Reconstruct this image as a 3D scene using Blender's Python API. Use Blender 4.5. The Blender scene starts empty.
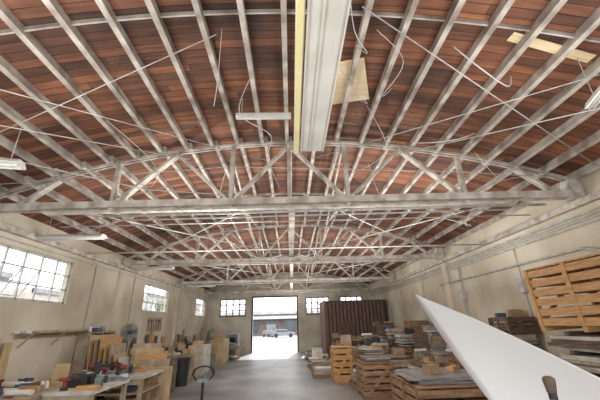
import bpy, bmesh, math, random
from mathutils import Vector, Matrix, Euler
rnd=random.Random(7)
C=bpy.context.scene.collection
# ---------------------------------------------------------------- materials
def lin(c):
    return tuple(((v/255)/12.92 if v/255<=0.04045 else ((v/255+0.055)/1.055)**2.4) for v in c)+(1,)
MATS={}
def mat(name,c1,c2=None,rough=0.7,scale=6,metal=0,stretch=(1,1,1),emit=0,bump=0.0,detail=4):
    if name in MATS: return MATS[name]
    m=bpy.data.materials.new(name); m.use_nodes=True; nt=m.node_tree; N=nt.nodes; L=nt.links
    b=N["Principled BSDF"]; b.inputs["Roughness"].default_value=rough; b.inputs["Metallic"].default_value=metal
    if c2 is None: c2=tuple(max(0,v*0.86) for v in c1)
    tc=N.new("ShaderNodeTexCoord"); mp=N.new("ShaderNodeMapping"); mp.inputs["Scale"].default_value=stretch
    no=N.new("ShaderNodeTexNoise"); no.inputs["Scale"].default_value=scale; no.inputs["Detail"].default_value=detail
    oi=N.new("ShaderNodeObjectInfo")
    mul=N.new("ShaderNodeMath"); mul.operation='MULTIPLY'; mul.inputs[1].default_value=37
    cb=N.new("ShaderNodeCombineXYZ"); add=N.new("ShaderNodeVectorMath"); add.operation='ADD'
    L.new(oi.outputs["Random"],mul.inputs[0]); L.new(mul.outputs[0],cb.inputs[0]); L.new(mul.outputs[0],cb.inputs[2])
    L.new(tc.outputs["Object"],mp.inputs["Vector"]); L.new(mp.outputs[0],add.inputs[0]); L.new(cb.outputs[0],add.inputs[1])
    L.new(add.outputs[0],no.inputs["Vector"])
    cr=N.new("ShaderNodeValToRGB"); cr.color_ramp.elements[0].position=.35; cr.color_ramp.elements[1].position=.65
    cr.color_ramp.elements[0].color=lin(c2); cr.color_ramp.elements[1].color=lin(c1)
    L.new(no.outputs["Fac"],cr.inputs[0]); L.new(cr.outputs[0],b.inputs["Base Color"])
    if bump:
        bp=N.new("ShaderNodeBump"); bp.inputs["Strength"].default_value=bump; L.new(no.outputs["Fac"],bp.inputs["Height"]); L.new(bp.outputs[0],b.inputs["Normal"])
    if emit:
        b.inputs["Emission Color"].default_value=lin(c1); b.inputs["Emission Strength"].default_value=emit
    MATS[name]=m; return m
def plank_mat():
    m=bpy.data.materials.new("roof_plank"); m.use_nodes=True; nt=m.node_tree; N=nt.nodes; L=nt.links
    b=N["Principled BSDF"]; b.inputs["Roughness"].default_value=.75
    tc=N.new("ShaderNodeTexCoord"); sp=N.new("ShaderNodeSeparateXYZ"); L.new(tc.outputs["Object"],sp.inputs[0])
    def ma(op,a,bv=None):
        n=N.new("ShaderNodeMath"); n.operation=op
        for i,v in enumerate((a,bv)):
            if v is None: continue
            if isinstance(v,(int,float)): n.inputs[i].default_value=v
            else: L.new(v,n.inputs[i])
        return n.outputs[0]
    y=ma('DIVIDE',sp.outputs[1],0.15); row=ma('FLOOR',y); fr=ma('FRACT',y)
    xs=ma('ADD',ma('DIVIDE',sp.outputs[0],4.6),ma('MULTIPLY',row,0.37)); colm=ma('FLOOR',xs); fx=ma('FRACT',xs)
    cb=N.new("ShaderNodeCombineXYZ"); L.new(row,cb.inputs[0]); L.new(colm,cb.inputs[1])
    wn=N.new("ShaderNodeTexWhiteNoise"); wn.noise_dimensions='3D'; L.new(cb.outputs[0],wn.inputs["Vector"])
    mp=N.new("ShaderNodeMapping"); mp.inputs["Scale"].default_value=(.9,12,.9); L.new(tc.outputs["Object"],mp.inputs[0])
    no=N.new("ShaderNodeTexNoise"); no.inputs["Scale"].default_value=1.6; no.inputs["Detail"].default_value=7; L.new(mp.outputs[0],no.inputs["Vector"])
    n2=N.new("ShaderNodeTexNoise"); n2.inputs["Scale"].default_value=.8; n2.inputs["Detail"].default_value=6; L.new(tc.outputs["Object"],n2.inputs["Vector"])
    tone=ma('ADD',ma('MULTIPLY',wn.outputs["Value"],.5),ma('MULTIPLY',ma('SUBTRACT',n2.outputs["Fac"],.24),.95))
    cr=N.new("ShaderNodeValToRGB"); r=cr.color_ramp
    r.elements[0].color=lin((50,36,32)); r.elements[1].color=lin((182,128,92))
    for p,c in ((.2,(74,50,40)),(.38,(98,64,48)),(.55,(118,76,56)),(.72,(136,88,62)),(.88,(156,104,72))):
        e=r.elements.new(p); e.color=lin(c)
    L.new(tone,cr.inputs[0])
    k=ma('ADD',ma('MULTIPLY',no.outputs["Fac"],1.8),0.12)
    seam=ma('MULTIPLY',ma('GREATER_THAN',fr,0.08),ma('GREATER_THAN',fx,0.003))
    k2=ma('MULTIPLY',k,ma('ADD',ma('MULTIPLY',seam,0.75),0.25))
    mx=N.new("ShaderNodeVectorMath"); mx.operation='SCALE'; L.new(cr.outputs[0],mx.inputs[0]); L.new(k2,mx.inputs["Scale"])
    L.new(mx.outputs[0],b.inputs["Base Color"]); return m
M_plank=plank_mat()
M_joist=mat("joist_paint",(210,202,191),(146,134,124),.75,3,detail=9)
M_truss=mat("truss_paint",(218,211,200),(168,156,144),.75,4,detail=9)
M_wall=mat("wall_plaster",(228,219,200),(192,179,156),.9,.5,detail=12)
M_wallb=mat("wall_plaster_back",(218,210,194),(186,175,156),.9,.8,detail=9)
M_floor=mat("concrete_floor",(160,158,156),(112,111,110),.45,.6,detail=12,bump=.03)
M_white=mat("white_enamel",(240,239,233),(230,229,220),.4,3)
M_trough=mat("aged_white_enamel",(222,219,210),(206,202,192),.5,2)
M_sheet=mat("white_laminate",(250,250,250),(246,246,247),.35,1)
M_tube=mat("fluorescent_tube",(236,236,230),(230,230,226),.4,1)
M_yel=mat("aged_diffuser",(238,228,172),(226,214,150),.5,3,emit=.05)
M_metal=mat("steel_grey",(150,152,154),(120,122,124),.4,5,metal=.5)
M_dark=mat("dark_paint",(50,50,52),(34,34,38),.55,5)
M_blackp=mat("black_plastic",(52,56,60),(38,40,44),.5,5)
M_frame=mat("window_steel",(206,206,202),(180,180,176),.6,5)
M_frameb=mat("window_steel_grey",(120,120,118),(100,100,98),.6,5)
M_pine=mat("pine_wood",(212,166,112),(186,136,84),.65,4,stretch=(1,1,8))
M_pine2=mat("crate_wood",(168,132,98),(124,92,70),.7,4,stretch=(1,1,6))
M_ply=mat("plywood",(206,180,140),(180,152,112),.65,3,stretch=(1,6,1))
M_plyb=mat("fresh_plywood",(234,214,176),(216,192,150),.65,3,stretch=(1,6,1))
M_bench=mat("bench_wood",(190,173,148),(150,131,108),.65,3,stretch=(1,5,1))
M_old=mat("weathered_wood",(124,102,86),(84,70,60),.8,4,stretch=(1,1,6))
M_stone=mat("pale_stone",(216,211,202),(182,174,163),.6,3)
M_stone2=mat("grey_slab",(160,156,152),(126,120,116),.6,3)
M_card=mat("cardboard",(176,148,114),(152,124,92),.8,3)
M_rust=mat("brown_siding",(72,60,54),(58,48,44),.7,1)
M_rib=mat("siding_rib",(132,108,94),(104,84,74),.7,2,stretch=(6,6,1))
M_red=mat("red_paint",(150,58,50),(118,46,40),.5,5)
M_orange=mat("orange_plastic",(196,110,60),None,.5,5)
M_blue=mat("blue_plastic",(74,94,130),None,.5,5)
M_green=mat("green_machine",(122,136,128),(98,110,104),.5,5)
M_galv=mat("conduit",(214,211,204),(174,170,164),.5,5,metal=.1)
M_wire=mat("white_cable",(226,224,218),None,.6,5)
M_asph=mat("asphalt",(156,156,158),(136,136,138),.9,.5)
M_bld=mat("facade_brown",(124,106,98),(104,90,84),.8,1)
M_bld2=mat("facade_light",(190,188,184),None,.8,1)
M_brick=mat("facade_brick",(204,196,188),(188,178,170),.8,3)
M_glassd=mat("dark_glass",(86,96,104),None,.15,1)
M_leaf=mat("tree_foliage",(130,140,114),(96,108,84),.9,6)
# ---------------------------------------------------------------- mesh helpers
class B:
    def __init__(s): s.bm=bmesh.new()
    def box(s,c,d,rot=None):
        r=bmesh.ops.create_cube(s.bm,size=1)
        m=Matrix.Translation(c)
        if rot is not None: m=m@(rot if isinstance(rot,Matrix) else Euler(rot).to_matrix().to_4x4())
        m=m@Matrix.Diagonal((*d,1))
        bmesh.ops.transform(s.bm,matrix=m,verts=r['verts']); return s
    def bx(s,x0,x1,y0,y1,z0,z1):
        if x1<x0: x0,x1=x1,x0
        if y1<y0: y0,y1=y1,y0
        return s.box(((x0+x1)/2,(y0+y1)/2,(z0+z1)/2),(x1-x0,y1-y0,z1-z0))
    def beam(s,a,b,w,h,up=(0,0,1)):
        a=Vector(a);b=Vector(b);d=(b-a);L=d.length; d.normalize(); up=Vector(up)
        if abs(d.dot(up))>.98: up=Vector((0,1,0))
        x=d.cross(up).normalized(); z=x.cross(d).normalized()
        m=Matrix((x,d,z)).transposed().to_4x4()
        return s.box((a+b)/2,(w,L,h),m)
    def cyl(s,a,b,r,r2=None,seg=12):
        a=Vector(a);b=Vector(b);d=b-a
        q=bmesh.ops.create_cone(s.bm,cap_ends=True,segments=seg,radius1=r,radius2=r if r2 is None else r2,depth=d.length)
        m=Matrix.Translation((a+b)/2)@d.to_track_quat('Z','Y').to_matrix().to_4x4()
        bmesh.ops.transform(s.bm,matrix=m,verts=q['verts']); return s
    def sph(s,c,r,sc=(1,1,1)):
        q=bmesh.ops.create_uvsphere(s.bm,u_segments=14,v_segments=8,radius=r)
        bmesh.ops.transform(s.bm,matrix=Matrix.Translation(c)@Matrix.Diagonal((*sc,1)),verts=q['verts']); return s
    def tube(s,pts,r,seg=8):
        pts=[Vector(p) for p in pts]; rings=[]; n=len(pts); up=None
        for i,p in enumerate(pts):
            d=(pts[min(i+1,n-1)]-pts[max(i-1,0)]).normalized()
            if up is None: up=Vector((0,0,1)) if abs(d.z)<.9 else Vector((0,1,0))
            x=d.cross(up)
            if x.length<1e-3: x=d.cross(Vector((1,0,0)))
            x.normalize(); y=x.cross(d).normalized(); up=y
            rings.append([s.bm.verts.new(p+x*math.cos(t*2*math.pi/seg)*r+y*math.sin(t*2*math.pi/seg)*r) for t in range(seg)])
        for a,b in zip(rings,rings[1:]):
            for t in range(seg): s.bm.faces.new((a[t],a[(t+1)%seg],b[(t+1)%seg],b[t]))
        s.bm.faces.new(rings[0][::-1]); s.bm.faces.new(rings[-1]); return s
    def path(s,pts,r,seg=8):
        return s.tube(pts,r,seg)
    def prism(s,pts,off):
        off=Vector(off); a=[s.bm.verts.new(p) for p in pts]; b=[s.bm.verts.new(Vector(p)+off) for p in pts]
        s.bm.faces.new(a); s.bm.faces.new(b[::-1]); n=len(pts)
        for i in range(n): s.bm.faces.new((a[i],b[i],b[(i+1)%n],a[(i+1)%n]))
        return s
def smoothpts(pts,k=6):
    P=[Vector(p) for p in pts]; P=[P[0]]+P+[P[-1]]; out=[]
    for i in range(1,len(P)-2):
        a,b,c,d=P[i-1:i+3]
        for j in range(k):
            t=j/k; out.append(.5*((2*b)+(c-a)*t+(2*a-5*b+4*c-d)*t*t+(3*b-a-3*c+d)*t**3))
    out.append(P[-2]); return out
def mk(name,b,m,parent=None,label=None,cat=None,loc=(0,0,0),rot=(0,0,0),group=None,kind=None,smooth=False):
    me=bpy.data.meshes.new(name); bmesh.ops.recalc_face_normals(b.bm,faces=b.bm.faces); b.bm.to_mesh(me); b.bm.free()
    me.materials.append(m)
    if smooth:
        for p in me.polygons: p.use_smooth=True
    o=bpy.data.objects.new(name,me); C.objects.link(o); o.location=loc; o.rotation_euler=rot
    if parent: o.parent=parent
    if label: o["label"]=label
    if cat: o["category"]=cat
    if group: o["group"]=group
    if kind: o["kind"]=kind
    return o
def emp(name,label,cat,loc=(0,0,0),rot=(0,0,0),group=None):
    o=bpy.data.objects.new(name,None); C.objects.link(o); o.location=loc; o.rotation_euler=rot; o.empty_display_size=.1
    o["label"]=label;o["category"]=cat
    if group:o["group"]=group
    return o
def dup(o,loc,rz=0,sc=None,label=None,group=None,parent=None):
    n=o.copy(); C.objects.link(n)
    if parent: n.parent=parent
    else:
        n.location=loc; n.rotation_euler=(o.rotation_euler.x,o.rotation_euler.y,rz)
        if sc: n.scale=sc
        if label: n["label"]=label
        if group: n["group"]=group
    for ch in o.children: dup(ch,None,parent=n)
    return n
# ---------------------------------------------------------------- shell
HW=6.5; LX=-6.9; Y0=-4.0; Y1=28.0; TS=[-0.2,6.6,13.4,20.2]; RISE=1.2; PK=6.05; JH=.17
def zt(x): return PK-RISE*(x/HW)**2
def slope(x): return math.atan(2*RISE*x/HW**2)
mk("floor",B().bx(LX-.3,HW+.3,Y0,Y1+.3,-.2,0),M_floor,kind="structure",label="worn grey concrete warehouse floor")
def wall_side(name,x0,x1,wins,top):
    b=B(); zs,zt_=2.8,4.06
    b.bx(x0,x1,Y0,Y1,0,zs if wins else top)
    if wins:
        b.bx(x0,x1,Y0,Y1,zt_,top); y=Y0
        for a,c in wins: b.bx(x0,x1,y,a,zs,zt_); y=c
        b.bx(x0,x1,y,Y1,zs,zt_)
    return mk(name,b,M_wall,kind="structure")
LW=[(-1.2,1.8),(7.4,10.45),(15.8,19.0),(24.6,27.2)]
wall_side("wall_left",LX-.25,LX,LW,4.87); wall_side("wall_right",HW,HW+.25,[],5.02)
b=B()
X=[(-5.9,-3.75),(-3.15,.45),(1.2,3.2),(4.1,6.0)]
xs=LX
for i,(a,c) in enumerate(X):
    b.bx(xs,a,Y1,Y1+.25,0,4.3)
    if i!=1:
        b.bx(a,c,Y1,Y1+.25,0,2.75); b.bx(a,c,Y1,Y1+.25,4.15,4.3)
    else: b.bx(a,c,Y1,Y1+.25,4.2,4.3)
    xs=c
b.bx(xs,HW,Y1,Y1+.25,0,4.3)
pts=[(LX,Y1,4.3),(HW,Y1,4.3)]+[(HW-i*(HW-LX)/20,Y1,zt(HW-i*(HW-LX)/20)+JH+.02) for i in range(21)]
b.prism(pts,(0,.25,0)); mk("wall_back",b,M_wallb,kind="structure")
def window(n,p0,p1,z0,z1,cols,rows,along,depth,vent=False,m=None,bw=.015):
    b=B(); L=p1-p0
    def bar(a,c,za,zb_,t=.05):
        if along=='y': b.bx(depth-t/2,depth+t/2,a,c,za,zb_)
        else: b.bx(a,c,depth-t/2,depth+t/2,za,zb_)
    for i in range(cols+1):
        w=max(.03,bw) if i in(0,cols) else bw; x=p0+L*i/cols; x=min(max(x,p0+w),p1-w); bar(x-w,x+w,z0,z1)
    for j in range(rows+1):
        w=max(.03,bw) if j in(0,rows) else bw; z=z0+(z1-z0)*j/rows; z=min(max(z,z0+w),z1-w); bar(p0,p1,z-w,z+w)
    if vent:
        ya=p0+L/cols; yb=p0+L*3/cols; zp=z0+(z1-z0)*2/rows; h=(z1-z0)*2/rows*.95; dx,dz=-.5*h,-.86*h
        for y in (ya+.02,(ya+yb)/2,yb-.02): b.beam((depth,y,zp),(depth+dx,y,zp+dz),.03,.03)
        for t in (0,.5,1): b.beam((depth+dx*t,ya,zp+dz*t),(depth+dx*t,yb,zp+dz*t),.03,.03)
    return mk("window_%d"%n,b,m or M_frame,kind="structure",label="steel sash window divided into small panes")
for i,(a,c) in enumerate(LW): window(i+1,a,c,2.8,4.06,5,3,'y',LX-.1,True)
for i,k in enumerate((0,2,3)): window(5+i,X[k][0],X[k][1],2.75,4.15,4,3,'x',Y1+.1,m=M_frameb,bw=.045)
b=B()
for x in (-3.25,.45): b.bx(x,x+.1,Y1-.06,Y1,0,4.3)
b.bx(-3.25,.55,Y1-.06,Y1,4.2,4.3); mk("door_1",b,M_dark,kind="structure",label="frame of the large open roll-up doorway")
n=0
for y,wx,s in ((6.6,LX,1),(13.4,LX,1),(20.2,LX,1),(13.4,HW,-1)):
    n+=1; mk("trim_%d"%n,B().bx(wx,wx+s*.1,y-.2,y+.2,0,4.28),M_wall,kind="structure")
for wx,s,nm in((LX,1,"trim_20"),(HW,-1,"trim_21")):
    mk(nm,B().bx(wx,wx+s*.14,Y0,Y1,4.32,4.46),M_truss,kind="structure")
b=B(); bm=b.bm; NX=40; prof=[(LX-.3+i*(HW-LX+.6)/NX) for i in range(NX+1)]
lo=[[bm.verts.new((x,y,zt(x)+JH+dz)) for x in prof] for y in(Y0,Y1+.3) for dz in (0,.05)]
for i in range(NX):
    bm.faces.new((lo[0][i],lo[0][i+1],lo[2][i+1],lo[2][i])); bm.faces.new((lo[1][i],lo[1][i+1],lo[3][i+1],lo[3][i]))
    bm.faces.new((lo[0][i],lo[0][i+1],lo[1][i+1],lo[1][i])); bm.faces.new((lo[2][i],lo[2][i+1],lo[3][i+1],lo[3][i]))
mk("ceiling",b,M_plank,kind="structure",label="arched deck of red-brown timber boards")
bays=[(-.2,6.6),(6.6,13.4),(13.4,20.2),(20.2,28)]
for bi,(a,c) in enumerate(bays):
    proto=None
    for k in range(-11,12):
        x=k*.58
        if proto is None:
            o=proto=mk("roof_joist",B().bx(-.04,.04,0,c-a+.12,0,JH),M_joist,label="whitewashed timber roof joist under the board deck",cat="joist",group="roof joists")
        else:
            o=proto.copy(); C.objects.link(o)
        o.location=(x+(.041 if bi%2 else -.041),a-.06,zt(x)); o.rotation_euler=(0,slope(x),0)
for y in (3.25,10.0,16.8,23.8):
    b=B()
    for k in range(-24,22):
        xa=k*.28; xb=xa+.28; b.beam((xa,0,zt(xa)+.12),(xb+.005,0,zt(xb)+.12),.025,.07)
    mk("roof_blocking",b,M_joist,label="row of pale timber blocking between the roof joists",cat="blocking",loc=(0,y,0),group="roof blocking")
# trusses
tr=emp("roof_truss","whitewashed timber bowstring truss spanning the shop","truss",(0,TS[0],0),group="bowstring trusses")
b=B(); S=21
for s in (-.05,.05):
    for i in range(S):
        xa=-6.85+i*13.3/S; xb=xa+13.3/S; b.beam((xa,s,zt(xa)+.015),(xb+.01,s,zt(xb)+.015),.04,.06)
mk("top_chord",b,M_joist,tr)
for s in(-.09,.09):
    mk("bottom_chord",B().bx(-6.85,6.45,s-.035,s+.035,4.5,4.65),M_truss,tr)
mk("chord_plank",B().bx(-5.2,5.0,-.06,.06,4.41,4.46),M_truss,tr)
for k in (-3,-1,0,1,3):
    x=k*1.3; mk("post",B().bx(x-.045,x+.045,-.055,.055,4.46,zt(x)),M_truss,tr)
for s in(-1,1):
    for (xa,ta,xb,tb) in ((0,1,1.3,0),(1.3,0,2.6,1),(2.6,1,3.9,0),(3.9,0,5.2,1),(5.2,1,6.0,0)):
        za=zt(xa)-.02 if ta else 4.56; zc=zt(xb)-.02 if tb else 4.56
        mk("diagonal",B().beam((s*xa,.05*(1 if ta else -1),za),(s*xb,0,zc),.06,.145,up=(0,1,0)),M_truss,tr)
mk("gusset",B().bx(6.46,6.2,-.14,.14,4.46,zt(6.35)),M_truss,tr); mk("gusset",B().bx(-6.86,-6.6,-.14,.14,4.46,zt(6.75)),M_truss,tr)
for i,y in enumerate(TS[1:]+[26.9]): dup(tr,(0,y,0),math.radians(-1.4 if i==0 else -.3))
for bi,(a,c) in enumerate(bays[1:]):
    for x in(-1.3,1.3):
        for d in(0,1):
            b=B(); za,zc=(4.75,zt(x)-.15); xx=x+.05*(1 if d else -1); p=(xx,a+.12,za if d else zc); q=(xx,c-.12,zc if d else za)
            b.beam(p,q,.04,.09); mk("sway_brace",b,M_truss,label="slender painted timber brace between two trusses",cat="brace",group="sway braces")
    for s in(-1,1):
        mk("tie_rod",B().cyl((s*5.9,a+.2,4.8),(s*.4,c-.2,4.8),.014,seg=6),M_galv,label="thin steel tie rod running diagonally between trusses",cat="rod",group="tie rods")
        mk("tie_rod",B().cyl((s*.3,a+.2,4.84),(s*5.7,c-.2,4.84),.014,seg=6),M_galv,label="thin steel tie rod running diagonally between trusses",cat="rod",group="tie rods")
for (a,c) in bays[1:]:
    mk("tie_runner",B().bx(-.03,.13,a+.14,c-.14,4.67,4.74),M_truss,label="painted timber runner laid along the truss bottom chords",cat="beam",group="tie runners")
# ---------------------------------------------------------------- fixtures
def fixture(L,W,name="strip_light",label="white fluorescent strip light hung from the roof",m=M_tube,drop=1.0,tubes=2):
    e=emp(name,label,"light fixture")
    b=B(); b.prism([(-L/2,-W*.25,.11),(-L/2,W*.25,.11),(-L/2,W/2,.035),(-L/2,W/2,.02),(-L/2,-W/2,.02),(-L/2,-W/2,.035)],(L,0,0))
    mk("housing",b,M_white,e)
    for i in range(tubes):
        y=0 if tubes==1 else (-W*.2+i*W*.4); mk("tube",B().cyl((-L/2+.03,y,.0),(L/2-.03,y,.0),.019),m,e,smooth=True)
    for x in(-L*.4,L*.4): mk("hanger",B().cyl((x,0,.1),(x,0,.1+drop),.006,seg=6),M_galv,e)
    return e
f=fixture(1.7,.3,drop=.7); f.location=(-5.9,8.6,4.36)
dup(f,(-5.8,13.8,4.36),0); dup(f,(-5.5,20.4,4.36),0)
dup(f,(-5.2,4.6,4.55),math.radians(12))
f2=fixture(1.0,.1,drop=.35,tubes=1,label="thin white strip light hung just under the joists"); f2.location=(-.45,4.9,5.55)
f3=fixture(1.7,.13,drop=.7,label="long slim white strip light hung on rods"); f3.location=(4.1,2.95,4.85); f3.rotation_euler=(0,0,math.radians(70))
e=emp("trough_light","long wide off-white reflector panel light on rods","light fixture",(.39,2.3,4.72))
mk("housing",B().prism([(-.12,-2.35,.13),(.12,-2.35,.13),(.17,-2.35,.03),(.17,-2.35,0),(-.19,-2.35,0),(-.19,-2.35,.03)],(0,4.7,0)),M_trough,e)
for x in(-.195,-.05,.175): mk("rib",B().bx(x-.008,x+.008,-2.35,2.35,-.02,.03),M_trough,e)
for y in(-1.8,0,1.8): mk("hanger",B().cyl((0,y,.12),(0,y,1.3),.007,seg=6),M_galv,e)
fy=fixture(4.7,.09,drop=1.2,tubes=0,m=M_yel,name="diffuser_light",label="narrow strip light with yellowed diffuser"); fy.location=(.125,2.3,4.7); fy.rotation_euler=(0,0,math.pi/2)
mk("diffuser",B().bx(-2.35,2.35,-.03,.03,-.02,.02),M_yel,fy)
for (x,y,w,d,rz) in ((1.05,4.7,.8,1.1,-.3),(3.9,3.5,1.3,.15,.12)):
    mk("plywood_patch",B().bx(-w/2,w/2,-d/2,d/2,0,.012),M_plyb,label="pale plywood patch nailed against the roof boards",cat="plywood sheet",loc=(x,y,zt(x)+JH-.03),rot=(0,slope(x),rz))
def conduit(pts,r,label,m=M_galv,name="conduit_pipe",cat="pipe"):
    return mk(name,B().tube([Vector(p) for p in pts],r),m,label=label,cat=cat,smooth=True)
conduit([(-3.9,6.5,4.27),(5.4,6.2,4.27)],.028,"pale pipe strapped below the truss chord")
conduit([(-3.7,6.5,4.17),(4.6,6.2,4.17)],.018,"thin white conduit strapped below the truss chord")
conduit([(-5.5,7.5,4.36),(5.9,7.3,4.4)],.014,"thin steel pipe running across under the trusses")
conduit([(-6.4,10.2,4.3),(6.2,10,4.3)],.022,"thin steel pipe running across under the trusses")
conduit([(-6.8,3.2,4.75),(-3,6.3,4.78),(2.5,7.5,4.78)],.012,"thin steel conduit crossing the roof space")
conduit([(-6.7,2.6,4.7),(-2.2,6.3,5.5)],.01,"thin steel tie rod crossing the roof space")
conduit([(6.3,2.6,4.75),(2.2,6.3,5.5)],.01,"thin steel tie rod crossing the roof space")
conduit([(-6.6,5.2,4.7),(-1.0,3.4,5.9)],.008,"thin steel wire stretched across the roof")
conduit([(-6.0,2.0,4.95),(-.5,6.4,5.5)],.008,"thin steel wire stretched across the roof")
conduit([(.6,6.3,5.5),(5.6,2.4,5.05)],.008,"thin steel wire stretched across the roof")
conduit([(1.0,3.0,5.95),(6.2,5.6,4.85)],.01,"thin steel wire stretched across the roof")
conduit([(-6.7,6.0,4.75),(-1.3,6.3,5.3),(3.9,6.3,5.1),(6.3,6.0,4.75)],.009,"thin cable draped along the truss webs")
conduit([(6.42,14,3.45),(6.42,6.8,3.45),(6.42,6.2,3.25),(6.42,2,3.25)],.03,"thick grey pipe running along the wall")
for i,(z,r) in enumerate(((4.2,.028),(4.12,.02),(4.05,.016),(3.97,.024))):
    conduit([(6.45,27,z),(6.45,0,z-.05)],r,"long wall conduit bundled under the eaves")
for y,zb in ((9.0,0),(12.2,1.5),(12.33,1.5),(16,0),(19.5,0)): conduit([(6.46,y,0),(6.46,y,3.92)],.014,"vertical steel conduit on the plaster wall")
for (y,z,w,h) in((9.0,2.9,.3,.4),(12.3,2.9,.3,.4),(16.1,2.9,.4,.5)):
    e=emp("breaker_box","grey metal electrical box on the plaster wall","electrical box",(6.5,y,z))
    mk("body",B().bx(-.15,0,-w/2,w/2,-h/2,h/2),M_galv,e); mk("door",B().bx(-.165,-.15,-w/2+.02,w/2-.02,-h/2+.02,h/2-.02),M_galv,e)
for y in (5.3,11.6,14.6,20.8): conduit([(LX+.03,y,0),(LX+.03,y,4.25)],.018,"vertical steel conduit on the plaster wall")
conduit([(LX+.03,27,4.2),(LX+.03,2,4.17)],.018,"long wall conduit above the windows")
def curve(pts,r,label,name="hanging_cable",m=M_wire):
    return mk(name,B().tube(smoothpts(pts),r,6),m,label=label,cat="cable",smooth=True)
LC="loose white cable drooping from the roof"
curve([(.75,2.6,5.9),(.8,2.8,5.3),(1.05,3.2,5.35),(1.0,3.5,5.8),(1.1,3.7,6.0)],.006,LC)
curve([(.9,4.2,6.0),(1.0,4.0,5.5),(1.3,4.3,5.4),(1.2,4.6,5.8),(1.4,4.6,5.9)],.005,LC)
curve([(1.3,3.4,6.0),(1.7,3.6,5.6),(1.5,4.1,5.4),(1.8,4.4,5.8)],.006,LC)
curve([(2.5,3.6,5.9),(2.8,3.6,5.5),(3.4,3.9,5.4),(3.6,4.0,5.7)],.01,"white flexible cable sagging between joists")
curve([(2.9,5.8,5.8),(2.4,5.2,5.2),(2.9,4.8,5.0),(3.6,5.2,5.4)],.008,LC)
curve([(-.6,4.2,5.9),(-.8,4.4,5.3),(-.3,4.6,5.0),(-.4,5.4,5.0),(-.2,6.4,4.8)],.007,LC)
curve([(-5.4,3.6,5.1),(-5.0,3.6,4.7),(-4.7,3.8,4.8),(-4.9,3.9,5.2)],.008,LC)
curve([(3.2,2.2,5.7),(3.25,2.2,4.9),(3.2,2.25,4.2),(3.22,2.2,4.0)],.005,"thin white pull cord hanging down")
curve([(-4.0,2.9,5.6),(-4.0,2.9,4.9),(-4.02,2.95,4.4)],.006,"thin white pull cord hanging down")
curve([(-.9,3.3,5.9),(-.9,3.3,5.0),(-.92,3.3,4.6)],.005,"thin white pull cord hanging down")
curve([(4.2,6.4,4.6),(4.0,6.9,4.1),(4.4,7.4,4.2),(4.3,8.4,4.7)],.008,"loose white cable drooping below the truss")
curve([(-2.5,6.6,4.5),(-1.2,6.6,3.95),(1.2,6.7,4.1),(2.3,6.6,4.5)],.005,"thin dark cable sagging beneath the truss",m=M_dark)
curve([(-2.0,10,4.6),(-1.0,10.5,4.1),(.5,10.8,4.2),(1.4,11,4.6)],.008,"thin white cable sagging between trusses")
curve([(1.5,5.0,5.9),(1.9,5.4,5.2),(1.5,5.9,5.0),(1.3,6.4,5.3)],.006,LC)
curve([(-3.3,5.0,5.6),(-2.6,5.6,5.0),(-2.9,6.2,4.8),(-3.4,6.4,5.1)],.006,LC)
curve([(3.9,5.8,5.3),(4.4,6.0,4.8),(4.9,6.2,4.9),(5.3,6.3,5.0)],.006,LC)
curve([(1.9,6.8,5.6),(2.3,7.4,4.9),(2.8,8.0,5.0),(3.0,8.6,5.5)],.006,LC)
curve([(-1.5,7.0,5.7),(-1.8,7.8,5.0),(-1.2,8.4,4.9),(-1.0,9.0,5.6)],.006,LC)
# ---------------------------------------------------------------- proto objects
def crate(w,d,h,m=M_pine2,label="slatted wooden shipping crate",name="slatted_crate",n=5,lid=True,fill=.72):
    e=emp(name,label,"crate")
    for sx,sy in((-1,-1),(1,-1),(1,1),(-1,1)):
        mk("corner_post",B().bx(sx*(w/2-.03),sx*(w/2-.09),sy*(d/2-.03),sy*(d/2-.09),.1,h-.03),m,e)
    p=(h-.1)/n; bs=p*fill
    for s in(-1,1):
        b=B()
        for i in range(n):
            z=.1+i*p; b.bx(-w/2,w/2,s*d/2,s*(d/2-.03),z,z+bs)
        if n>4: b.beam((-w/2+.06,s*(d/2+.012),.12),(w/2-.06,s*(d/2+.012),h-.05),.022,.09,up=(0,0,1))
        mk("side_slats",b,m,e); b=B()
        for i in range(n):
            z=.1+i*p; b.bx(s*w/2,s*(w/2-.03),-d/2+.031,d/2-.031,z,z+bs)
        for yy in(-d/2+.07,0,d/2-.07): b.bx(s*w/2,s*(w/2+.02),yy-.045,yy+.045,.1,h-.02)
        mk("end_slats",b,m,e)
    for yy in(-d/2+.06,0,d/2-.06): mk("skid",B().bx(-w/2,w/2,yy-.045,yy+.045,0,.1),m,e)
    if lid:
        b=B(); k=max(3,int(d/.16)); q=d/k
        for i in range(k): b.bx(-w/2,w/2,-d/2+i*q+.012,-d/2+(i+1)*q-.012,h-.03,h)
        mk("lid",b,m,e)
    else: mk("packed_contents",B().bx(-w/2+.05,w/2-.05,-d/2+.05,d/2-.05,.1,h*.82),M_stone2,e)
    return e
def pallet():
    e=emp("wooden_pallet","plain wooden pallet with slatted deck","pallet"); b=B()
    for i in range(7): y=-.5+i*.158; b.bx(-.5,.5,y,y+.1,.12,.14)
    mk("deck",b,M_pine2,e)
    for y in(-.5,-.04,.42): mk("stringer",B().bx(-.5,.5,y,y+.08,.0,.12),M_pine2,e)
    return e
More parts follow.
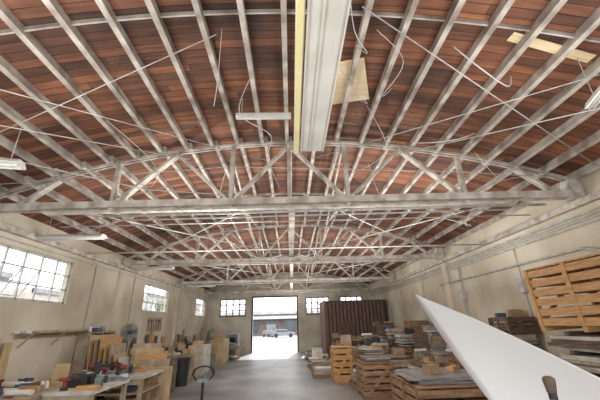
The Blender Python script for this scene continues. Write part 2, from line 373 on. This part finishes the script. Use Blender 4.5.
def bench(w,d,h=.9,m=M_bench,label="plywood workbench with lower shelf",shelves=1,name="workbench",top=None):
    e=emp(name,label,"workbench"); mk("bench_top",B().bx(-w/2,w/2,-d/2,d/2,h-.06,h),top or m,e)
    for sx in(-1,1):
        for sy in(-1,1):
            cx=sx*(w/2-.07);cy=sy*(d/2-.07); mk("leg",B().bx(cx-.045,cx+.045,cy-.045,cy+.045,0,h-.06),m,e)
    for i in range(shelves):
        z=.15+i*.35; mk("shelf",B().bx(-w/2+.04,w/2-.04,-d/2+.04,d/2-.04,z,z+.03),m,e)
    for s in(-1,1): mk("apron",B().bx(-w/2+.05,w/2-.05,s*(d/2-.03)-.015,s*(d/2-.03)+.015,h-.18,h-.06),m,e)
    return e
def cabinet(w,d,h,m,label,doors=2):
    e=emp("storage_cabinet",label,"cabinet"); mk("body",B().bx(-w/2,w/2,-d/2,d/2,.06,h).bx(-w/2+.03,w/2-.03,-d/2+.03,d/2-.03,0,.06),m,e)
    q=d/doors
    for i in range(doors):
        y=-d/2+i*q; dd=mk("door",B().bx(w/2,w/2+.02,y+.015,y+q-.015,.1,h-.04),m,e)
        mk("handle",B().cyl((w/2+.045,y+q*.8,h*.55),(w/2+.045,y+q*.8,h*.55+.14),.01),M_metal,dd)
    return e
P=[]
P.append(mk("cardboard_box",B().bx(-.16,.16,-.12,.12,0,.2).bx(-.165,-.01,-.12,.12,.2,.205).bx(.01,.165,-.12,.12,.2,.205),M_card,label="small closed cardboard box on a bench",cat="box"))
e=emp("paint_can","small metal paint can with wire handle","can"); mk("body",B().cyl((0,0,0),(0,0,.19),.085),M_metal,e,smooth=False)
mk("lid",B().cyl((0,0,.19),(0,0,.2),.08),M_white,e); P.append(e)
e=emp("cordless_drill","red and black cordless drill standing on its battery","power tool")
mk("body",B().cyl((-.1,0,.2),(.08,0,.2),.035).bx(-.06,-.01,-.02,.02,.05,.19),M_red,e); mk("battery",B().bx(-.09,.03,-.04,.04,0,.06),M_blackp,e); mk("chuck",B().cyl((.08,0,.2),(.16,0,.2),.022,.012),M_metal,e); P.append(e)
e=emp("spray_bottle","white spray bottle with orange trigger","bottle"); mk("body",B().cyl((0,0,0),(0,0,.16),.045,.04).cyl((0,0,.16),(0,0,.2),.04,.015),M_white,e); mk("trigger",B().bx(-.02,.07,-.012,.012,.2,.235).bx(.03,.045,-.01,.01,.15,.2),M_orange,e); P.append(e)
e=emp("bar_clamp","red bar clamp lying on the bench","clamp"); mk("bar",B().bx(-.3,.3,-.008,.008,.03,.06),M_metal,e); mk("jaw",B().bx(-.3,-.26,-.02,.1,.0,.07),M_red,e); mk("handle",B().cyl((.12,.0,.045),(.25,.0,.045),.02),M_red,e); P.append(e)
e=emp("parts_bin","blue open plastic parts bin","bin"); mk("body",B().bx(-.14,.14,-.1,.1,0,.01).bx(-.14,-.13,-.1,.1,0,.13).bx(.13,.14,-.1,.1,0,.08).bx(-.14,.14,-.1,-.09,0,.13).bx(-.14,.14,.09,.1,0,.13),M_blue,e); P.append(e)
P.append(mk("wood_offcut",B().bx(-.24,.24,-.07,.07,0,.04).bx(-.2,.18,-.05,.06,.04,.07),M_pine,label="short pine offcuts stacked flat",cat="lumber"))
e=emp("bench_grinder","grey bench grinder with two wheels","machine"); mk("body",B().cyl((-.1,0,.16),(.1,0,.16),.08).bx(-.08,.08,-.08,.08,0,.12),M_green,e)
for s in(-1,1): mk("grinding_wheel",B().cyl((s*.14,0,.16),(s*.18,0,.16),.09,seg=20),M_dark,e)
P.append(e)
P.append(mk("wooden_box",B().bx(-.2,.2,-.15,.15,0,.015).bx(-.2,-.185,-.15,.15,0,.22).bx(.185,.2,-.15,.15,0,.22).bx(-.2,.2,-.15,-.135,0,.22).bx(-.2,.2,.135,.15,0,.22),M_ply,label="open plywood box holding parts",cat="box"))
e=emp("desk_lamp","black jointed desk lamp clamped upright","lamp"); mk("base",B().cyl((0,0,0),(0,0,.03),.08),M_dark,e); mk("arm",B().path([(0,0,.03),(-.08,0,.35),(.12,0,.55)],.01),M_dark,e); mk("shade",B().cyl((.2,0,.44),(.12,0,.56),.09,.03),M_dark,e); P.append(e)
P.append(mk("upright_board",B().bx(-.22,.22,-.012,.012,0,.5).bx(-.2,.2,.012,.1,0,.02),M_ply,label="upright plywood jig board with foot",cat="board"))
e=emp("table_jig","pale plywood jig with stepped rails and stop","jig"); mk("base",B().bx(-.23,.23,-.16,.16,0,.03),M_bench,e); mk("rail",B().bx(-.23,.23,.09,.15,.03,.14),M_pine,e); mk("stop",B().bx(-.05,.05,-.12,.09,.03,.2),M_old,e); P.append(e)
e=emp("miter_saw","grey and red miter saw with round blade guard","power tool")
mk("base",B().bx(-.24,.24,-.15,.15,0,.06).cyl((0,0,.06),(0,0,.08),.15,seg=20),M_metal,e); mk("fence",B().bx(-.23,.23,.05,.07,.06,.14),M_galv,e)
mk("blade_guard",B().cyl((-.03,0,.26),(.03,0,.26),.14,seg=20),M_dark,e); mk("motor",B().cyl((.03,.02,.3),(.18,.02,.3),.06),M_red,e)
mk("handle",B().tube([(0,-.1,.3),(0,-.16,.38),(0,-.14,.44),(0,-.06,.4)],.015),M_dark,e); mk("arm",B().beam((0,.16,.06),(0,.06,.3),.05,.06),M_metal,e); P.append(e)
e=emp("hand_vacuum","dark shop vacuum with red lid","vacuum"); mk("body",B().cyl((0,0,.03),(0,0,.28),.14,.16,16),M_blackp,e); mk("lid",B().cyl((0,0,.28),(0,0,.38),.16,.1,16),M_red,e); mk("hose",B().tube(smoothpts([(.12,0,.2),(.22,.05,.25),(.24,.1,.1),(.18,.16,.03)]),.02),M_dark,e); P.append(e)
P.append(mk("rolled_paper",B().cyl((-.25,0,.05),(.25,0,.05),.05).cyl((-.22,.09,.045),(.22,.09,.045),.045),M_white,label="pair of white rolled sheets on a bench",cat="paper roll"))
P.append(mk("toolbox",B().bx(-.22,.22,-.1,.1,0,.17).prism([(-.2,-.08,.17),(-.2,.08,.17),(-.2,.03,.22),(-.2,-.03,.22)],(.4,0,0)).tube([(-.1,0,.22),(-.1,0,.27),(.1,0,.27),(.1,0,.22)],.01),M_dark,label="dark metal toolbox with top handle",cat="toolbox"))
used=[False]*len(P)
def put(i,x,y,z,rz=0,s=1):
    if not used[i]:
        used[i]=True; P[i].location=(x,y,z); P[i].rotation_euler=(0,0,rz); P[i].scale=(s,s,s); return P[i]
    return dup(P[i],(x,y,z),rz,(s,s,s))
def scatter(x0,x1,y0,y1,z,step=.42,prob=.85,kinds=range(12),smax=1.1,dx=None):
    kinds=list(kinds); y=y0+.2; dx=dx or step+.14
    while y<y1-.1:
        x=x0+.24
        while x<x1-.12:
            if rnd.random()<prob: put(rnd.choice(kinds),x,y,z,rnd.uniform(-.15,.15)+rnd.choice((0,math.pi)),rnd.uniform(.75,smax))
            x+=dx
        y+=step
# ---------------------------------------------------------------- left side
W8=(0,1,2,4,6,15,7,8,3,10,11,12,12,9,14,5,15,7)
def longbench(y0,y1,x0=-6.6,x1=-4.9,sh=1,top=None):
    b_=bench(x1-x0,y1-y0,label="long worn workbench against the plaster wall",shelves=sh,top=top); b_.location=((x0+x1)/2,(y0+y1)/2,0)
    scatter(x0,x1,y0,y1,.901,.39,.97,W8,1.05,.52)
    scatter(x0+.1,x1-.1,y0+.1,y1-.1,.181,.45,.9,(0,8,15,8,13),1.15)
    y=y0+.3
    while y<y1-.4:
        h=rnd.uniform(1.2,2.0); w=rnd.uniform(.12,.45)
        mk("leaning_board",B().bx(-.012,.012,0,w,0,h),rnd.choice((M_bench,M_ply,M_pine,M_old,M_stone,M_old)),label="narrow board standing upright against the wall",cat="board",loc=(LX+.13,y,0),rot=(0,-.03,0),group="boards along the wall")
        y+=w+rnd.uniform(.02,.2)
    return b_
longbench(6.3,9.1)
bn3=bench(.95,1.5,h=.95,label="narrow pale-topped bench holding saws and boxes",top=M_stone); bn3.location=(-4.3,7.9,0); scatter(-4.78,-3.83,7.15,8.65,.951,.38,.97,(12,2,7,15,6),1.05,.5); scatter(-4.7,-3.9,7.3,8.5,.181,.42,.95,(0,8,15),1.0)
bn2=bench(1.9,1.5,label="white-topped workbench with two packed shelves",shelves=2,top=M_stone); bn2.location=(-4.75,10.1,0)
scatter(-5.7,-3.8,9.4,10.8,.901,.42,.97,(2,6,15,12,14,4,7,1,12),1.1,.52); scatter(-5.6,-3.9,9.5,10.7,.181,.42,.95,(0,8,15),1.1); scatter(-5.6,-3.9,9.5,10.7,.531,.42,.95,(8,0,5,1),.9)
longbench(13.8,16.0,-6.6,-5.0); longbench(16.2,19.6,-6.6,-5.1,top=M_stone); longbench(19.9,23.0,-6.6,-5.2); longbench(23.2,27.0,-6.6,-5.3)
for i in range(7):
    m=(M_ply,M_bench,M_pine,M_ply,M_bench,M_ply,M_stone)[i]; h=(1.9,1.75,1.8,1.5,1.6,1.3,1.2)[i]
    mk("plywood_sheet",B().bx(-.009,.009,-.9+.08*i,.85-.1*i,0,h),m,label="flat wood sheet leaning on its edge near the wall",cat="plywood sheet",loc=(-6.2+.12*i,12.0,.003),rot=(0,-.07,0),group="leaning plywood sheets")
for i in range(5):
    mk("leaning_plywood",B().bx(-.45,.45,-.012,.012,0,(1.6,1.45,1.3,1.15,.95)[i]),(M_bench,M_ply,M_pine,M_bench,M_ply)[i],label="pale plywood sheet leaning against a bench end",cat="plywood sheet",loc=(-4.7+.14*i,11.4-.07*i,0.002),rot=(-.09,0,.0),group="leaning plywood ends")
e=emp("wall_rack","wooden wall rack of brackets carrying long tubes","rack",(LX,10.2,1.98))
mk("rail",B().bx(0,.03,-1.4,1.4,-.1,0),M_bench,e)
for y in(-1.2,0,1.2): mk("bracket",B().beam((.02,y,-.3),(.3,y,0),.03,.03).bx(0,.32,y-.02,y+.02,-.02,.02),M_bench,e)
for i in range(4): mk("long_tube",B().cyl((0,-1.5+.1*i,0),(0,1.5-.12*i,0),.035),(M_white,M_galv,M_white,M_bench)[i],label="long pale tube stored on a wall rack",cat="tube",loc=(LX+.09+.075*i,10.2,2.036),smooth=True,group="racked tubes")
def shelf_unit(loc,L,h,n):
    e=emp("shelving_unit","pale wooden open shelving against the wall","shelf",loc)
    for y in(-L/2,L/2): mk("upright",B().bx(-.2,.2,y-.015,y+.015,0,h),M_bench,e)
    for i in range(n): mk("shelf",B().bx(-.2,.2,-L/2+.016,L/2-.016,.1+i*(h-.15)/(n-1),.13+i*(h-.15)/(n-1)),M_bench,e)
    for i in range(n):
        y=-L/2+.25
        while y<L/2-.2:
            put(rnd.choice((0,1,3,5)),loc[0],loc[1]+y,loc[2]+.131+i*(h-.15)/(n-1),math.pi/2,min(1.0,(h-.15)/(n-1)*3.2)); y+=.38
shelf_unit((-6.66,12.1,.0),1.5,2.0,4)
e=emp("pegboard","pale wall board with hooks above the benches","tool board",(LX,17.5,2.05)); mk("board",B().bx(0,.02,-.9,.9,-.15,.5),M_bench,e)
for i in range(6): mk("hanging_tool",B().bx(.02,.04,-.8+i*.3,-.76+i*.3,-.1,.35).bx(.02,.05,-.84+i*.3,-.72+i*.3,.3,.4),(M_red,M_dark,M_metal)[i%3],e)
e=emp("pedestal_fan","round grey pedestal fan with wire cage","fan",(-6.2,13.3,0)); e.scale=(.88,.88,.97)
mk("base",B().cyl((0,0,0),(0,0,.05),.24,.2,24),M_dark,e); mk("pole",B().cyl((0,0,.05),(0,0,1.95),.03),M_metal,e)
mk("motor",B().cyl((-.05,.08,1.98),(.08,-.1,1.98),.09),M_dark,e)
dirv=Vector((.62,-.78,0)); side=Vector((.78,.62,0)); c=Vector((0.08,-.1,1.98)); b=B(); zz=Vector((0,0,1))
for r_,off in((.34,.0),(.34,.1),(.29,.12),(.24,.135),(.19,.15),(.14,.155),(.09,.155),(.25,-.03),(.15,-.04)):
    pp=[c+dirv*off+side*math.cos(t*math.pi/12)*r_+zz*math.sin(t*math.pi/12)*r_ for t in range(25)]; b.path(pp,.006,5)
for t in range(36):
    a=t*math.pi/18; v=side*math.cos(a)+zz*math.sin(a); b.path([c,c+v*.34,c+dirv*.1+v*.34,c+dirv*.155+v*.05],.004,4)
mk("cage",b,M_metal,e)
for k in range(4):
    a=k*math.pi/2+.3; v=side*math.cos(a)+zz*math.sin(a); w=(dirv.cross(v))*.15+dirv*.03
    b=B(); p=c+dirv*.06; b.prism([p+v*.05-w*.4,p+v*.28-w,p+v*.31+w*.3,p+v*.05+w*.4],dirv*.01); mk("blade",b,M_metal,e)
mk("hub",B().cyl(c+dirv*.05,c+dirv*.17,.06),M_dark,e)
e=emp("waste_bin","tall dark plastic waste bin on the floor","bin",(-4.25,13.9,0)); mk("body",B().cyl((0,0,0),(0,0,.9),.25,.31,20),M_blackp,e); mk("rim",B().cyl((0,0,.9),(0,0,.95),.34,.34,20),M_dark,e)
c1=cabinet(.7,1.4,1.25,M_stone,"pale cabinet with double doors beside benches"); c1.location=(-4.4,17.0,0)
c2=cabinet(.9,1.8,1.35,M_ply,"tan wooden cabinet with paired doors"); c2.location=(-4.4,21.2,0)
c3=cabinet(.8,1.2,1.5,M_metal,"grey metal cabinet by the back wall"); c3.location=(-4.3,25.8,0)
c4=cabinet(.6,.9,1.0,M_bench,"pale low cabinet beside the bin"); c4.location=(-4.35,15.3,0)
c5=cabinet(.8,.7,1.05,M_old,"brown low cabinet by the loaded bench"); c5.location=(-4.5,12.5,0)
scatter(-4.8,-4.0,20.4,22,1.352,.4,.9,(0,8,10,9,13)); scatter(-4.7,-4.15,16.4,17.7,1.252,.4,.9,(0,8,3)); scatter(-4.65,-4.05,14.9,15.8,1.002,.4,.9,(0,8,3)); scatter(-4.9,-4.1,12.1,12.9,1.052,.35,.95,(1,2,12,8))
e=emp("band_saw","tall floor-standing band saw with round wheel covers","machine",(-4.4,18.9,0),(0,0,.6)); m=M_green
mk("base",B().bx(-.25,.25,-.3,.3,0,.7),m,e); mk("work_table",B().bx(-.3,.3,-.35,.35,.95,.99).bx(-.08,.08,-.1,.1,.7,.95),M_metal,e)
mk("frame",B().bx(-.08,.08,.22,.34,.7,1.75),m,e)
for z in(.6,1.62): mk("wheel_cover",B().cyl((-.09,0,z),(.09,0,z),.24,seg=24),m,e)
for (x,y) in((-3.9,23.4),(-4.2,24.4)):
    ts=bench(.9,.8,.85,M_bench,"small work stand by the back benches",1,"work_stand"); ts.location=(x,y,0); put(12,x,y,.852,1.2,1.2)
# ---------------------------------------------------------------- pallet jack
e=emp("pallet_jack","pallet jack with upright loop handle on the floor","pallet jack",(-1.78,7.3,0),(0,0,.25))
mk("handle",B().path(smoothpts([(0,0,1.04),(-.11,0,1.06),(-.2,0,1.16),(-.18,0,1.25),(-.07,0,1.3),(.07,0,1.3),(.18,0,1.25),(.2,0,1.16),(.11,0,1.06),(0,0,1.04)],4),.017,10),M_dark,e,smooth=True)
for s in(-1,1): mk("grip",B().cyl((s*.205,0,1.15),(s*.17,0,1.265),.025),M_blackp,e)
mk("crosspiece",B().bx(-.11,.11,-.025,.025,1.02,1.08),M_metal,e)
mk("mast",B().cyl((0,0,1.04),(0,.12,.25),.026),M_dark,e); mk("lever",B().path([(.03,-.01,1.24),(.03,-.03,1.1),(.0,-.03,1.02)],.012),M_metal,e)
mk("pump",B().cyl((0,.14,.1),(0,.14,.45),.07).bx(-.15,.15,.1,.3,.05,.3),M_red,e)
for x in(-.2,.2): mk("fork",B().bx(x-.08,x+.08,.3,1.45,.02,.1),M_red,e)
for x in(-.07,.07): mk("wheel",B().cyl((x-.02,.12,.09),(x+.02,.12,.09),.09,seg=18),M_blackp,e)
# ---------------------------------------------------------------- white sheet on table
bw=bench(1.7,2.4,label="plywood workbench beneath the white panel"); bw.location=(1.78,2.4,0)
T=Vector((1.33,3.5,2.31)); Rr=Vector((1.73,2.0,1.79)); Bb=Vector((1.47,2.9,1.5))
e1=Rr-T; e2=Bb-T; nrm=e1.cross(e2).normalized()
def interp(tab,v):
    for (a,x),(b_,y) in zip(tab,tab[1:]):
        if a<=v<=b_: return x+(y-x)*(v-a)/(b_-a)
    return tab[-1][1]
LT=[(0,0),(.2,-.04),(.45,-.065),(.75,-.05),(1.02,.02),(1.3,.12),(1.48,.34)]
RT=[(0,.002),(.015,.1),(.04,.4),(.08,.62),(.12,.8),(.17,.98),(.32,1.3),(.5,1.43),(.84,1.38),(1.14,.9),(1.48,.36)]
vs=[0,.008,.015,.03,.04,.06,.08,.1,.12,.145,.17,.22,.27,.32,.41,.5,.62,.73,.84,1.0,1.14,1.3,1.48]; b=B(); rows_=[]
for v in vs:
    l=interp(LT,v); r_=interp(RT,v)
    rows_.append([b.bm.verts.new(T+e1*(l+(r_-l)*t/14)+e2*v+nrm*(.07*math.sin(math.pi*min(1,v/1.4))+.06*math.sin(math.pi*min(1,max(0,(l+(r_-l)*t/14)/1.45))))) for t in range(15)])
for a_,c_ in zip(rows_,rows_[1:]):
    for t in range(14): b.bm.faces.new((a_[t],a_[t+1],c_[t+1],c_[t]))
wp=mk("white_panel",b,M_sheet,label="large white laminate panel with curved pointed edge",cat="panel",smooth=True)
so=wp.modifiers.new("thickness",'SOLIDIFY'); so.thickness=.012
e=emp("wooden_mallet","upright wooden tool handle with dark rounded cap","tool",(1.09,1.52,.9))
mk("table_foot",B().cyl((0,0,0),(0,0,.03),.1),M_pine,e)
mk("handle",B().cyl((0,0,.03),(0,0,.83),.012,.014),M_pine,e); mk("ferrule",B().cyl((0,0,.83),(0,0,.855),.016),M_dark,e); mk("cap",B().cyl((0,0,.855),(0,0,.9),.018,.024).sph((0,0,.903),.024,(1,1,.6)),M_old,e)
# ---------------------------------------------------------------- right side
def slabs(x,y,z,n,w,d,m=None,t=.035):
    for i in range(n):
        mm=m or rnd.choice((M_stone,M_stone,M_stone2,M_stone2,M_bench,M_old)); ww=w*rnd.uniform(.8,1); dd=d*rnd.uniform(.85,1)
        mk("stone_slab",B().bx(-ww/2,ww/2,-dd/2,dd/2,0,t),mm,label="flat slab stacked with others in the yard",cat="slab",loc=(x+rnd.uniform(-.05,.05),y+rnd.uniform(-.05,.05),z+i*(t+.001)+.001),rot=(0,0,rnd.uniform(-.1,.1)*(.4 if d>1.5 else 1)),group="stacked slabs")
    return z+n*(t+.001)
cr=crate(1.3,2.0,.8,M_old,label="weathered brown wooden crate in a stack"); cr.location=(5.75,5.8,0)
z=.802
for j,(nn,tt) in enumerate(((5,.05),(6,.04),(4,.06))):
    z=slabs(5.72,5.8,z,nn,1.3,2.1,None,tt)
    for yy in (5.1,6.4): mk("spacer_block",B().bx(-.55,.55,-.05,.05,0,.08),M_old,label="short timber spacer between stacked boards",cat="block",loc=(5.72,yy,z+.001))
    z+=.083
big=crate(1.3,2.1,1.2,M_pine,label="large light pine slatted crate tilted on a high stack",n=6); big.location=(5.65,5.75,z+.03); big.rotation_euler=(0,-.045,0)
ct=crate(2.0,1.8,.85,M_pine2,label="low wide wooden crate carrying stone slabs",n=4); ct.location=(3.4,7.9,0)
z=slabs(3.3,7.95,.85,4,1.8,1.5,M_stone2,.03); put(0,3.0,7.7,z+.003,.4,.9); put(6,3.7,8.2,z+.003,.9,1.2)
pal=pallet(); pal.location=(1.35,15.0,0); slabs(1.35,15.0,.14,6,.85,.8,M_stone)
def rough_table(x,y,w,d,h):
    t=bench(w,d,h,rnd.choice((M_old,M_old,M_pine2,M_bench)),"rough wooden work table loaded with stock",1,"rough_table"); t.location=(x,y,0)
    slabs(x,y,.185,3,w*.75,d*.75)
    return h
def cell(x,y,k,level):
    w=rnd.uniform(.8,1.02); d=rnd.uniform(.85,1.05)
    if k=='s':
        dup(pal,(x,y,0),rnd.uniform(-.05,.05)); z=slabs(x,y,.142,rnd.randint(4,8)+3*level,.95,.9,None,.045)
    elif k=='c':
        h=rnd.uniform(.45,.7); lid=rnd.random()<.5; o=crate(w,d,h,rnd.choice((M_pine2,M_old,M_old,M_bench)),label="slatted wooden crate among stacked stock",n=rnd.choice((2,3,4)),lid=lid,fill=rnd.uniform(.5,.85)); o.location=(x,y,0); o.rotation_euler=(0,0,rnd.uniform(-.06,.06))
        z=slabs(x,y,h+.002,rnd.randint(3,6),w*.95,d*.95) if lid or level else h*.83
    elif k=='t':
        z=rough_table(x,y,w,d,rnd.uniform(.7,.9)); z=slabs(x,y,z+.002,rnd.randint(3,6),w*.9,d*.9)
    else:
        z=0
        for j in range(rnd.randint(3,5)): dup(pal,(x+rnd.uniform(-.03,.03),y,z+.001),rnd.uniform(-.06,.06)); z+=.142
        z=slabs(x,y,z+.002,5,.95,.9)
    if level>=1:
        h=rnd.uniform(.22,.4); o=crate(w*rnd.uniform(.6,.95),d*rnd.uniform(.6,.9),h,rnd.choice((M_pine2,M_bench,M_old)),label="small slatted crate resting on stacked stock",n=2,fill=rnd.uniform(.5,.9)); o.location=(x,y,z+.003); z+=h+.004
        z=slabs(x,y,z+.002,rnd.randint(2,4),w*.7,d*.7)
        if level>=2: z=slabs(x,y,z+.002,rnd.randint(5,9),w*.85,d*.85,None,.045)
        if level>=3:
            h=rnd.uniform(.3,.45); o=crate(w*.85,d*.9,h,rnd.choice((M_pine2,M_old)),label="slatted crate on top of a tall stack",n=3); o.location=(x,y,z+.003); z+=h+.004
    for q in range(2):
        if rnd.random()<.6: put(rnd.choice((6,11,14,5,15,1,0)),x+(-.2,.2)[q],y+rnd.uniform(-.2,.1),z+.003,rnd.uniform(-.3,.3),rnd.uniform(.75,1.0))
    if level<2 and k in 'st' and rnd.random()<.5:
        hh=rnd.uniform(.35,.6); mk("standing_board",B().bx(-w*.3,w*.3,-.01,.01,0,hh),rnd.choice((M_stone,M_bench,M_old)),label="thin board standing on edge on a stack",cat="board",loc=(x,y+d*.3,z+.001),rot=(0,0,rnd.uniform(-.2,.2)))
cA=crate(.9,1.2,.95,M_pine2,label="waist-high slatted crate on the concrete floor"); cA.location=(2.5,10.9,0); slabs(2.5,10.9,.952,3,.85,1.1)
cB=crate(.7,.9,1.2,M_pine,label="upright light pine crate beside slab stacks"); cB.location=(1.9,13.7,0)
plan=[ (1.4,16.4,'s',0),(1.3,17.9,'s',0),(1.5,19.4,'s',0),(1.5,20.8,'s',0),(1.3,22.2,'s',0),
 (3.75,9.95,'t',0),(5.1,7.55,'c',1),(4.95,8.75,'t',1),(5.0,10.0,'c',2),(6.0,9.2,'s',3),
 (3.7,11.2,'c',0),(4.85,11.2,'p',1),(5.9,12.0,'c',2),
 (2.5,12.4,'s',0),(3.6,12.45,'t',0),(4.75,12.45,'s',1),
 (3.1,13.75,'t',0),(4.3,13.7,'c',1),(5.6,13.4,'t',2),
 (2.65,15.1,'s',0),(3.8,15.0,'c',1),(4.95,15.0,'s',2),(5.95,14.9,'c',3),
 (2.6,16.4,'t',0),(3.75,16.3,'t',1),(4.9,16.3,'t',2),(5.95,16.3,'p',3),
 (2.6,17.7,'c',0),(3.75,17.6,'s',1),(4.9,17.6,'c',3),
 (2.8,19.1,'t',0),(4.0,19.1,'p',1),(5.2,19.1,'c',3),
 (2.8,20.5,'t',1),(4.0,20.6,'c',1),(5.3,20.6,'s',3)]
for p in plan: cell(*p)
for i in range(4):
    mk("foam_board",B().bx(-.02,.02,-.5,.5,0,1.9-.1*i),(M_stone,M_bench,M_stone2)[i%3],label="pale board leaning against the plaster wall",cat="board",loc=(6.2-.07*i,10.75,0),rot=(0,.08,0),group="leaning pale boards")
# brown shack
e=emp("storage_container","dark brown slatted storage room by the back wall","storage room",(4.3,24.4,0))
b=B(); W,D,H=2.05,1.9,3.4; b.bx(-W,W,-D,D,0,H); mk("core_wall",b,M_rust,e)
b=B(); x=-W
while x<W-.1: b.bx(x,x+.17,-D-.05,-D,0,H); x+=.25
y=-D
while y<D-.1: b.bx(-W-.05,-W,y,y+.17,0,H); y+=.25
mk("slatted_siding",b,M_rib,e); mk("roof_panel",B().bx(-W-.1,W,-D-.1,D+.08,H,H+.06),M_old,e); mk("door",B().bx(-1.2,-.2,-D-.09,-D-.051,0,2.1),M_old,e)
# ---------------------------------------------------------------- outside
mk("street_ground",B().bx(-80,80,-60,140,-.25,-.2),M_asph,kind="structure",label="sunlit pale street paving")
def vehicle(loc,rz,m,label,truck):
    e=emp("truck" if truck else "car",label,"truck" if truck else "car",loc,(0,0,rz)); w=1.0 if truck else .88
    if truck: prof=[(-2.8,.5),(3.0,.5),(3.0,1.3),(2.0,1.5),(1.5,2.3),(.6,2.35),(.6,1.2),(-2.8,1.2)]
    else: prof=[(-2.2,.35),(2.2,.35),(2.25,.8),(1.3,.95),(.6,1.4),(-1.2,1.42),(-1.9,1.0),(-2.2,.95)]
    b=B(); b.prism([(x,-w,z) for x,z in prof],(0,2*w,0)); mk("body",b,m,e)
    g=B()
    if truck: g.prism([(1.9,-w-.01,1.5),(1.45,-w-.01,2.2),(.75,-w-.01,2.2),(.75,-w-.01,1.5)],(0,2*w+.02,0))
    else: g.prism([(1.1,-w-.01,.98),(.55,-w-.01,1.33),(-1.1,-w-.01,1.34),(-1.6,-w-.01,1.0)],(0,2*w+.02,0))
    mk("window_glass",g,M_glassd,e)
    for x in((-1.9,2.0) if truck else(-1.35,1.4)):
        for s in(-1,1): mk("wheel",B().cyl((x,s*w,.36),(x,s*(w-.22),.36),.36,seg=20),M_blackp,e)
    return e
vehicle((-4.4,72,-.2),1.4,M_metal,"grey pickup truck parked across the street",True)
vehicle((-9.5,64,-.2),.1,M_metal,"grey car parked along the street",False)
vehicle((3.2,70,-.2),.1,M_red,"small red car parked across the street",False)
vehicle((-1.6,66,-.2),.05,M_metal,"small silver car parked outside the doorway",False)
e=emp("street_building","low tan commercial building across the street","building",(0,80,-.2))
mk("facade",B().bx(-40,40,0,10,0,5.0),M_bld,e); mk("parapet",B().bx(-40,40,-.2,.2,4.6,5.3),M_bld2,e)
for i in range(-8,9): mk("window",B().bx(i*4.5-1.4,i*4.5+1.4,-.08,0,.6,3.2),M_glassd,e)
mk("awning",B().prism([(-12,-.1,4.2),(-12,-1.6,3.6),(-12,-1.6,3.5),(-12,-.1,3.8)],(24,0,0)),M_bld2,e)
for (y0,y1,h,m) in ((-6,10,4.6,M_brick),(12,19,5.4,M_bld2),(21,34,4.8,M_brick),(38,60,6.0,M_bld2)):
    e=emp("neighbour_building","neighbouring building seen through the side windows","building",(-16,(y0+y1)/2,-.2)); L=(y1-y0)/2
    mk("facade",B().bx(-6,0,-L,L,0,h),m,e); mk("parapet",B().bx(-.1,.15,-L,L,h-.3,h),M_metal,e)
    for i in range(int(L/1.5)): mk("window",B().bx(0,.05,-L+.8+i*3,-L+2.2+i*3,2.8,4.0),M_glassd,e)
e=emp("street_tree","leafy pale green tree outside the side windows","tree",(-13,36,-.2)); mk("trunk",B().cyl((0,0,0),(0,0,3),.18,.12),M_old,e)
b=B()
for i in range(9): b.sph((rnd.uniform(-.8,.8),rnd.uniform(-1,1),rnd.uniform(3.2,5)),rnd.uniform(.5,.9))
mk("foliage",b,M_leaf,e)
# ---------------------------------------------------------------- camera, light
cam=bpy.data.cameras.new("camera"); co=bpy.data.objects.new("camera",cam); C.objects.link(co)
cam.sensor_width=36; cam.lens=36*320/600; cam.clip_start=0.05
Pp=math.radians(21.2);Yw=math.radians(2.0);Rl=math.radians(1.6)
Mx=Matrix.Rotation(-Yw,4,'Z')@Matrix.Rotation(math.pi/2+Pp,4,'X')@Matrix.Rotation(-Rl,4,'Z')
co.matrix_world=Matrix.Translation((0,0,2.05))@Mx
bpy.context.scene.camera=co
w=bpy.data.worlds.new("world"); bpy.context.scene.world=w; w.use_nodes=True
bg=w.node_tree.nodes["Background"]; bg.inputs[0].default_value=(.93,.965,1,1); bg.inputs[1].default_value=2.6
def light(kind,name,loc,rot,e,size=None,sy=None,col=(1,1,1)):
    l=bpy.data.lights.new(name,kind); l.energy=e; l.color=col; o=bpy.data.objects.new(name,l); C.objects.link(o); o.location=loc; o.rotation_euler=rot
    if size: l.shape='RECTANGLE'; l.size=size; l.size_y=sy or size
    return o
s=light('SUN',"sun",(0,60,40),(math.radians(-52),0,math.radians(-8)),4,col=(1,.96,.9)); s.data.angle=.02
for x,y,en in ((-1.8,7.5,100),(1.8,8.5,100),(-1.5,14.5,100),(1.2,15.5,100),(0,23,90),(-1.2,1.0,50)):
    l=light('POINT',"fill_point",(x,y,3.6),(0,0,0),en,col=(1,.98,.95)); l.data.shadow_soft_size=0.0  # added point fills brightening walls, floor and white panel; no fixtures there
for x,y in ((-3,2.5),(3,2.5),(-3,9),(3,9),(-2.5,16.5),(2.5,16.5),(0,24)):
    light('AREA',"bounce_fill",(x,y,2.9),(math.pi,0,0),88,2.4,2.4,(1,.99,.97))  # added upward fill standing in for light bounced onto the roof, not real lamps
bpy.context.scene.view_settings.view_transform='Standard'
bpy.context.scene.view_settings.exposure=.32
